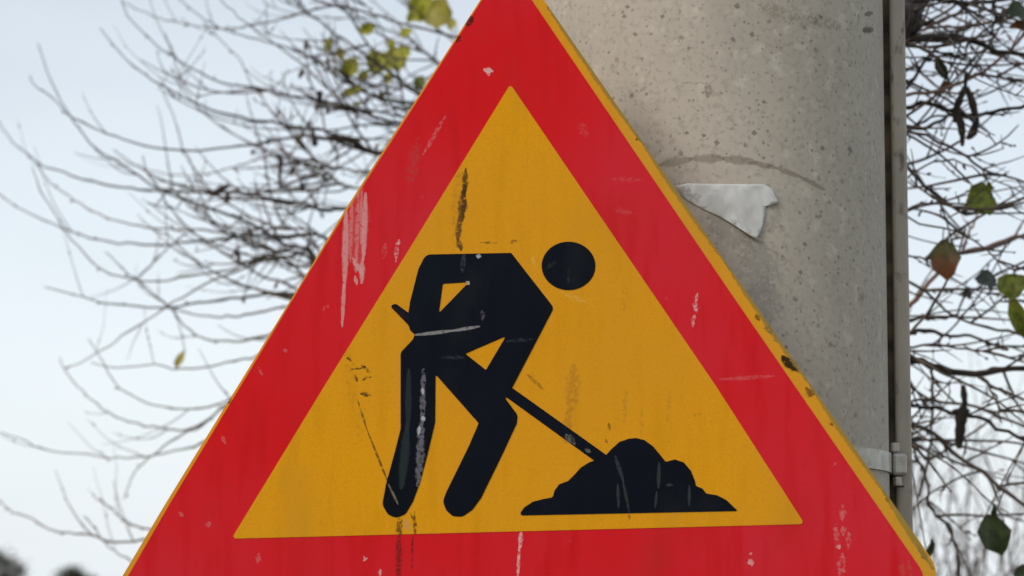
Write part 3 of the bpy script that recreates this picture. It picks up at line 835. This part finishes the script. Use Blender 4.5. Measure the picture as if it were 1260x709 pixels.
# right-hand tangle, each listed from the pole outwards: (points, thickness in photo px at base, at tip, bark)
RIGHT = [
 ([(1105,49),(1146,47),(1171,44),(1196,52),(1227,62),(1260,66),(1290,68)], 12, 5, DARKB),
 ([(1110,20),(1118,8),(1126,-15)], 34, 30, DARKB),
 ([(1098,60),(1112,40),(1124,18),(1130,-14)], 26, 20, DARKB),
 ([(1110,38),(1141,29),(1161,25),(1179,15),(1196,4),(1215,-12)], 7, 4, BARK),
 ([(1105,4),(1150,1),(1200,3),(1250,-3),(1290,-2)], 7, 4, DARKB),
 ([(1225,-10),(1224,0),(1223,25),(1221,53),(1219,66)], 5, 3, DARKB),
 ([(1120,42),(1151,33),(1189,33),(1222,25),(1245,23),(1275,30)], 5, 3, PINKB),
 ([(1138,62),(1169,67),(1186,67),(1212,64),(1240,70)], 3.5, 2, BARK),
 ([(1115,118),(1164,107),(1189,99),(1209,89),(1227,74),(1242,61),(1258,44),(1275,20)], 5.5, 3.5, PINKB),
 ([(1205,92),(1224,94),(1242,99),(1260,100),(1280,104)], 4, 2.5, BARK),
 ([(1105,134),(1133,127),(1151,131),(1174,138),(1202,142),(1222,138),(1245,132),(1270,128)], 7, 4, DARKB),
 ([(1105,155),(1136,158),(1158,147),(1180,138)], 7, 3, DARKB),
 ([(1105,50),(1125,56),(1138,61),(1152,72),(1160,92)], 4, 2.5, BARK),
 ([(1110,160),(1140,168),(1166,180),(1189,193),(1209,207),(1232,216),(1265,226)], 5, 3, BARK),
 ([(1105,193),(1113,203),(1130,221),(1151,237),(1171,254),(1188,265)], 6.5, 4, DARKB),
 ([(1105,259),(1122,254),(1146,249),(1171,255),(1200,258),(1227,256),(1265,248)], 4.5, 2.5, BARK),
 ([(1105,226),(1128,210),(1151,200),(1174,197),(1196,205),(1215,222)], 3.5, 2, BARK),
 ([(1115,378),(1136,358),(1151,337),(1176,312),(1202,307),(1227,301),(1260,290),(1285,280)], 7, 5, PINKB),
 ([(1184,308),(1190,292),(1196,278),(1204,262)], 4, 3, PINKB),
 ([(1115,345),(1138,360),(1163,383),(1179,393),(1214,403),(1242,408),(1270,416)], 4.5, 3, BARK),
 ([(1105,412),(1138,407),(1171,413),(1194,412),(1214,420),(1242,426),(1270,428)], 6, 3.5, DARKB),
 ([(1105,428),(1125,426),(1148,423),(1176,429),(1212,432),(1240,430)], 4, 2.5, BARK),
 ([(1105,432),(1133,446),(1156,454),(1184,458),(1212,459),(1232,454),(1275,452)], 10, 7, DARKB),
 ([(1105,498),(1125,494),(1146,492),(1176,498),(1202,501),(1232,515),(1270,528)], 5, 3.5, BARK),
 ([(1105,494),(1128,500),(1151,502),(1174,511),(1202,512),(1227,525),(1262,542)], 5, 4, DARKB),
 ([(1146,448),(1147,487),(1146,525),(1143,554),(1138,580),(1130,613)], 4, 3, BARK),
 ([(1110,520),(1130,524),(1151,534),(1169,552),(1186,566),(1209,582),(1230,599),(1265,627)], 6.5, 5, BARK),
 ([(1110,538),(1122,541),(1130,540)], 8, 6, DARKB),
 ([(1118,545),(1128,560),(1140,590),(1143,623),(1166,646),(1176,671),(1180,715)], 4, 4, BARK),
 ([(1209,464),(1218,476),(1224,487),(1232,520)], 3.5, 2, BARK),
 ([(1232,456),(1240,470),(1250,492),(1262,514)], 4, 2.5, BARK),
 ([(1110,316),(1130,318),(1150,330),(1190,352),(1230,364),(1270,370)], 3.5, 2, BARK),
 ([(1105,268),(1130,276),(1160,282),(1200,296),(1226,320),(1250,332)], 3.5, 2, BARK),
 ([(1110,90),(1126,80),(1150,62),(1180,44),(1200,28)], 4, 2.5, BARK),
 ([(1108,110),(1124,96),(1136,76),(1150,62)], 6, 3, DARKB),
 ([(1110,395),(1135,392),(1170,390),(1182,378),(1186,360)], 4, 3, BARK),
 ([(1105,170),(1130,150),(1160,142),(1190,146)], 5, 3, BARK),
]
for px, w0, w1, bm_ in RIGHT:
    d0 = random.uniform(3.4, 3.6)
    d1 = d0 + random.uniform(-0.15, 0.4)
    vb = px[0][1]
    free = px[0][0] > 1130
    if free:
        q = min(SAMP, key=lambda s: (s - at(px[0][0], px[0][1], d0)).length)
        d0 = (q - CAM).dot(F)
    P = branch(px, d0, d1, w0 / FPX * 3.5 / 2, w1 / FPX * 3.5 / 2, ('L3', 'L4'), bm_, dens=10, upbias=0.02, lmin=0.04, lmax=0.15, joined=not free, rough=2.2)

# finer, farther twigs of the same crown
fine = Tubes()
def proj(p):
    q = p - CAM; d = q.dot(F)
    return (630 + FPX * q.dot(R) / d, 354.5 - FPX * q.dot(U) / d, d)
PS = [proj(p) for p in SAMP]
LS = [p for p in PS if 330 < p[0] < 590 and p[1] < 430 and p[0] < 640 - 0.6 * p[1]]
DS = [p for p in LS if 50 < p[1] < 350 and p[0] > 470 - 0.62 * p[1]]
RS = [p for p in PS if 1085 < p[0] < 1262]
for _ in range(30):
    u, v, d = random.choice(LS)
    ang = math.radians(random.uniform(158, 216) if v > 120 else random.uniform(120, 190))
    ln = random.uniform(90, 260) * (1.0 if v > 60 else 0.7)
    pts = []
    seg = 10
    for q in range(seg + 1):
        pts.append(at(u, v, d + 0.03 * q * random.uniform(-1, 1)))
        u += math.cos(ang) * ln / seg; v -= math.sin(ang) * ln / seg
        ang -= math.radians(random.uniform(1, 6.5))
    P = catmull(pts, 0.03); k = len(P); r0 = random.uniform(.0016, .0028)
    fine.add(P, [r0 * (1 - .55 * i / (k - 1)) for i in range(k)], 5)
    side_twigs(P, [r0] * k, fine, 3, 0.10, 0.05, 0.16)
for _ in range(85):                     # short dense spray where the crown is thickest
    u, v, d = random.choice(DS)
    ang = math.radians(random.uniform(110, 235)); ln = random.uniform(40, 120)
    pts = []; seg = 7
    for q in range(seg + 1):
        pts.append(at(u, v, d + 0.02 * q * random.uniform(-1, 1)))
        u += math.cos(ang) * ln / seg; v -= math.sin(ang) * ln / seg
        ang += math.radians(random.gauss(-2, 7))
    P = catmull(pts, 0.025); k = len(P); r0 = random.uniform(.0012, .003)
    fine.add(P, [r0 * (1 - .55 * i / (k - 1)) for i in range(k)], 5)
    side_twigs(P, [r0] * k, fine, 4, 0.05, 0.03, 0.09)
    if random.random() < .3:
        fine.bud(P[-1], Vector((random.uniform(-.5, .5), 0, -1)).normalized(), random.uniform(.012, .03), random.uniform(.003, .006))
for _ in range(125):
    u, v, d = random.choice(RS)
    ang = math.radians(random.choice((random.uniform(-50, 30), random.uniform(-30, 60), random.uniform(130, 230))))
    ln = random.uniform(60, 190)
    pts = []; seg = 9; bend = random.uniform(-4, 5)
    for q in range(seg + 1):
        pts.append(at(u, v, d + 0.02 * q * random.uniform(-1, 1)))
        u += math.cos(ang) * ln / seg; v -= math.sin(ang) * ln / seg
        ang += math.radians(bend + random.gauss(0, 4))
    P = catmull(pts, 0.03); k = len(P); r0 = random.uniform(.0012, .0028)
    fine.add(P, [r0 * (1 - .5 * i / (k - 1)) for i in range(k)], 5)
    side_twigs(P, [r0] * k, fine, 3, 0.03, 0.03, 0.10)
tag(fine.build('fine_twigs', BARK, tree, TO), kind='stuff')

# hanging dry seed pods
def pod(lines, d):
    t = Tubes()
    for px, w in lines:
        P = catmull([at(u, v, d) for u, v in px], 0.006); k = len(P)
        t.add(P, [w / FPX * d / 2 * (0.45 + 0.55 * math.sin(math.pi * min(1, (i + 1) / (k)))) * random.uniform(.8, 1.2) for i in range(k)], 7)
    return t.build('seed_pod', DARKB, tree, TO)
pod([([(1189,88),(1188,100),(1188,110)], 5), ([(1188,106),(1182,120),(1176,135),(1174,148)], 9), ([(1189,108),(1195,122),(1199,138),(1202,152),(1198,162)], 10),
     ([(1177,138),(1182,152),(1184,168),(1184,180)], 9), ([(1201,150),(1197,163),(1190,171)], 10), ([(1174,146),(1179,150)], 11)], 3.45)
pod([([(1185,474),(1186,486),(1187,496),(1186,505)], 8), ([(1186,500),(1183,512),(1181,530),(1180,552)], 15), ([(1172,508),(1182,507),(1193,506)], 11)], 3.5)
pod([([(345,192),(345,210),(344,222),(345,230)], 5)], 4.6)
pod([([(262,240),(272,233),(282,228)], 9)], 4.6)
pod([([(388,180),(386,170),(384,160)], 8)], 4.6)
pod([([(372,225),(372,236)], 8)], 4.6)
pod([([(394,112),(393,126)], 8)], 4.6)
pod([([(404,170),(430,172),(448,184)], 10)], 4.65)

# leaves that have not fallen yet
def leaf_mat(name, c1, c2, tip=None):
    m, n, l, b = new_mat(name)
    tc = n.new('ShaderNodeTexCoord'); OB = tc.outputs['Object']
    c, _ = noise_col(n, l, OB, 5.0, tuple(x * 0.75 for x in c1), tuple(x * 1.2 for x in c2), 0.38, 0.62, 4)
    if tip:
        sp = n.new('ShaderNodeSeparateXYZ'); l.new(OB, sp.inputs[0])
        nz = n.new('ShaderNodeTexNoise'); nz.inputs['Scale'].default_value = 3; l.new(OB, nz.inputs['Vector'])
        ad = n.new('ShaderNodeMath'); ad.operation = 'MULTIPLY_ADD'; ad.inputs[1].default_value = 0.9
        l.new(nz.outputs['Fac'], ad.inputs[0]); l.new(sp.outputs[1], ad.inputs[2])
        mr = n.new('ShaderNodeMapRange'); mr.inputs['From Min'].default_value = 0.85; mr.inputs['From Max'].default_value = 1.1
        l.new(ad.outputs[0], mr.inputs['Value'])
        mx = n.new('ShaderNodeMix'); mx.data_type = 'RGBA'; l.new(mr.outputs[0], mx.inputs['Factor'])
        l.new(c, mx.inputs['A']); mx.inputs['B'].default_value = (*tip, 1); c = mx.outputs['Result']
    l.new(c, b.inputs['Base Color']); b.inputs['Roughness'].default_value = 0.5
    tr = n.new('ShaderNodeBsdfTranslucent'); l.new(c, tr.inputs['Color'])
    ms = n.new('ShaderNodeMixShader'); ms.inputs[0].default_value = 0.25
    l.new(b.outputs[0], ms.inputs[1]); l.new(tr.outputs[0], ms.inputs[2])
    l.new(ms.outputs[0], n['Material Output'].inputs['Surface'])
    return m
GREEN = leaf_mat('green_leaf', (0.11, 0.145, 0.008), (0.19, 0.21, 0.014))
DGREEN = leaf_mat('dark_green_leaf', (0.025, 0.042, 0.012), (0.045, 0.06, 0.014))
OLIVE = leaf_mat('olive_leaf', (0.32, 0.34, 0.014), (0.46, 0.43, 0.035))
YELL = leaf_mat('yellow_leaf', (0.50, 0.42, 0.08), (0.36, 0.32, 0.05))
RUSTL = leaf_mat('rusty_tipped_leaf', (0.06, 0.07, 0.012), (0.10, 0.085, 0.018), (0.19, 0.06, 0.016))
GREYL = leaf_mat('grey_green_leaf', (0.06, 0.085, 0.07), (0.09, 0.11, 0.09))

def leaf_mesh(shape, mat):
    """unit leaf: stalk end at origin, tip at y=1, halves folded along the midrib"""
    prof = {'round': [(0, .05), (.05, .36), (.22, .54), (.45, .57), (.68, .47), (.84, .28), (.93, .12), (1, .0)],
            'oval': [(0, .03), (.12, .20), (.3, .33), (.5, .36), (.7, .29), (.86, .16), (.95, .06), (1, .0)],
            'slim': [(0, .02), (.15, .12), (.35, .19), (.55, .2), (.75, .15), (.9, .06), (.96, .03), (1, .0)]}[shape]
    V, FA = [], []
    for i, (y, w) in enumerate(prof):
        z = 0.10 * math.sin(y * 2.6)
        j = 1 + (0.09 if i % 2 else -0.07)
        V += [(-w * j, y, z + w * .32 + .07 * math.sin(i * 2.1)), (-w * .5, y, z + w * .11), (0, y, z), (w * .5, y, z + w * .13), (w / j, y, z + w * .36 + .06 * math.cos(i * 1.7))]
    for i in range(len(prof) - 1):
        for q in range(4):
            a = i * 5 + q
            FA.append((a, a + 1, a + 6, a + 5))
    me = bpy.data.meshes.new('leaf'); me.from_pydata(V, [], FA); me.update()
    for p in me.polygons: p.use_smooth = True
    me.materials.append(mat)
    return me
LM = {}
def leaf(u, v, size, ang, shape, mat, d, turn=0.0, tilt=0.0):
    """leaf centred on photo pixel (u, v); ang: picture direction of its tip in degrees; turn/tilt swing it out of the picture plane"""
    key = (shape, mat.name)
    if key not in LM: LM[key] = leaf_mesh(shape, mat)
    s_ = size / FPX * d
    a = math.radians(ang)
    Y = (R * math.cos(a) + U * math.sin(a)); Z = -F; X = Y.cross(Z)
    M3 = Matrix((X, Y, Z)).transposed()
    M3 = M3 @ Matrix.Rotation(math.radians(turn), 3, 'Y') @ Matrix.Rotation(math.radians(tilt), 3, 'X')
    cen = at(u, v, d)
    org = cen - (M3 @ Vector((0, 0.45, 0.05))) * s_
    o = bpy.data.objects.new('leaf', LM[key])
    COL.objects.link(o)
    o.parent = tree
    o.matrix_local = Matrix.Translation(org - TO) @ M3.to_4x4() @ Matrix.Scale(s_, 4)
    q = min(SAMP, key=lambda p: (p - org).length)
    t = Tubes()
    mid = org.lerp(q, 0.5) + Vector((0, 0, 0.004))
    Pp = catmull([q, mid, org, org + (M3 @ Vector((0, 0.12, 0.02))) * s_], 0.006)
    t.add(Pp, [0.0011] * len(Pp), 5)
    t.build('leaf_stalk', BARK, tree, TO)
leaf(1207, 247, 38, 200, 'round', GREEN, 3.4, 15, 10)
leaf(1214, 232, 18, 80, 'oval', GREEN, 3.41, 25, 20)
leaf(1163, 318, 52, 278, 'oval', RUSTL, 3.4, 15, 8)
leaf(1214, 345, 34, 185, 'oval', GREYL, 3.55, 20, 25)
leaf(1247, 352, 34, 265, 'round', GREEN, 3.35, 30, 10)
leaf(1253, 388, 56, 292, 'slim', GREEN, 3.4, 25, 0)
leaf(1158, 84, 34, 300, 'slim', DGREEN, 3.45, 15, 10)
leaf(1254, 18, 42, 190, 'oval', DGREEN, 3.4, 25, 35)
leaf(1257, 32, 34, 190, 'slim', RUSTL, 3.4, 10, 20)
leaf(1223, 656, 54, 292, 'oval', DGREEN, 3.35, 10, 5)
leaf(1222, 632, 20, 88, 'slim', DGREEN, 3.36, 10, 5)
leaf(1144, 676, 26, 80, 'slim', DGREEN, 3.45, 20, 5)
leaf(1258, 704, 26, 200, 'oval', DGREEN, 3.45, 10, 20)
leaf(1166, 106, 18, 190, 'oval', RUSTL, 3.5, 10, 15)
leaf(1190, 362, 20, 180, 'oval', GREYL, 3.6, 10, 40)
for args in ((405, 54, 24, 250, 'slim', OLIVE), (431, 82, 30, 240, 'oval', OLIVE), (434, 113, 30, 200, 'slim', OLIVE), (466, 78, 30, 230, 'round', OLIVE),
             (490, 72, 34, 280, 'round', OLIVE), (521, 10, 34, 250, 'round', OLIVE), (541, 17, 34, 330, 'round', YELL), (500, 40, 18, 230, 'oval', OLIVE),
             (222, 442, 26, 245, 'slim', YELL), (452, 36, 22, 200, 'oval', OLIVE), (420, 66, 18, 280, 'oval', YELL), (516, 102, 22, 250, 'oval', GREEN), (470, 118, 16, 240, 'slim', YELL), (447, 92, 16, 210, 'oval', OLIVE), (478, 96, 18, 260, 'oval', OLIVE), (412, 88, 13, 230, 'slim', YELL), (508, 20, 20, 220, 'oval', OLIVE), (556, 30, 18, 250, 'oval', YELL), (482, 54, 15, 300, 'oval', OLIVE), (440, 128, 14, 200, 'slim', OLIVE)):
    leaf(*args, 4.75 + random.uniform(-.1, .3), random.uniform(-25, 25), random.uniform(-15, 25))

# ------------------------------------------------------------------ upright shoots behind, low on the right
sh0 = at(1195, 709, 6.2)
shrub = empty('bare_shrub', (sh0.x, sh0.y, 0))
tag(shrub, 'thicket of thin bare upright shoots behind the pole, below the tangled branches', 'shrub')
SO = Vector((sh0.x, sh0.y, 0))
for _ in range(30):
    u = random.uniform(1085, 1310); d = random.uniform(5.6, 6.9)
    vt = random.uniform(470, 690)
    tip = at(u + random.uniform(-35, 35), vt, d)
    mid = at(u, 709, d)
    foot = Vector((SO.x + (mid.x - SO.x) * 0.7, mid.y, 0))
    P = catmull([foot, foot.lerp(mid, .5) + Vector((random.gauss(0, .03), 0, 0)), mid, mid.lerp(tip, .55) + Vector((random.gauss(0, .02), 0, 0)), tip], 0.05)
    k = len(P); t = Tubes()
    rad = [0.006 - 0.0042 * i / (k - 1) for i in range(k)]
    t.add(P, rad, 6)
    side_twigs(P, rad, t, 6, 0.12, 0.08, 0.3, 0.5)
    t.build('shoot', BARK, shrub, SO)

# ------------------------------------------------------------------ far trees on the horizon
CRN = leaf_mat('far_foliage', (0.035, 0.037, 0.013), (0.06, 0.052, 0.02))
def far_tree(u, vtop, w_px, d, label):
    c0 = at(u, vtop, d)
    root = empty('distant_tree', (c0.x, c0.y, 0))
    tag(root, label, 'tree')
    H = c0.z; w = w_px / FPX * d / 2
    t = Tubes()
    P = [Vector((0, 0, -0.05)), Vector((0.03, 0, H * .3)), Vector((-.02, 0, H * .6)), Vector((0, 0, H * .92))]
    t.add(P, [.09, .07, .045, .015], 8)
    for k in range(9):
        z = H * random.uniform(.3, .8); a = random.uniform(0, math.tau)
        t.add([Vector((0, 0, z)), Vector((math.cos(a) * w * .4, math.sin(a) * w * .4, z + .25)), Vector((math.cos(a) * w * .75, math.sin(a) * w * .75, z + .45))], [.03, .02, .008], 5)
    t.build('trunk', BARK, root, Vector())
    V, FA = [], []
    cl = []
    for _ in range(30):
        h = random.random() ** 0.8
        rr = w * (1.05 - 0.85 * h ** 1.6) * random.uniform(.25, 1.0)
        a = random.uniform(0, math.tau)
        cl.append((Vector((rr * math.cos(a), rr * math.sin(a), H * (0.28 + 0.68 * h))), random.uniform(.12, .26)))
    for cpt, cr in cl:
        for _ in range(70):
            p = cpt + Vector((random.gauss(0, cr * .6), random.gauss(0, cr * .6), random.gauss(0, cr * .5)))
            p.z = min(p.z, H + .04)
            s_ = random.uniform(.04, .08)
            a = Vector((random.gauss(0, 1), random.gauss(0, 1), random.gauss(0, 1))).normalized()
            b_ = a.cross(Vector((random.gauss(0, 1), random.gauss(0, 1), random.gauss(0, 1)))).normalized()
            k = len(V)
            V += [p - a * s_, p + b_ * s_ * .6, p + a * s_, p - b_ * s_ * .6]
            FA.append((k, k + 1, k + 2, k + 3))
    link_mesh('crown', V, FA, CRN, root)
far_tree(-4, 674, 120, 60, 'broad dark tree far behind on the horizon, the taller of two')
far_tree(94, 697, 110, 62, 'low dark tree far behind on the horizon, the smaller of two')
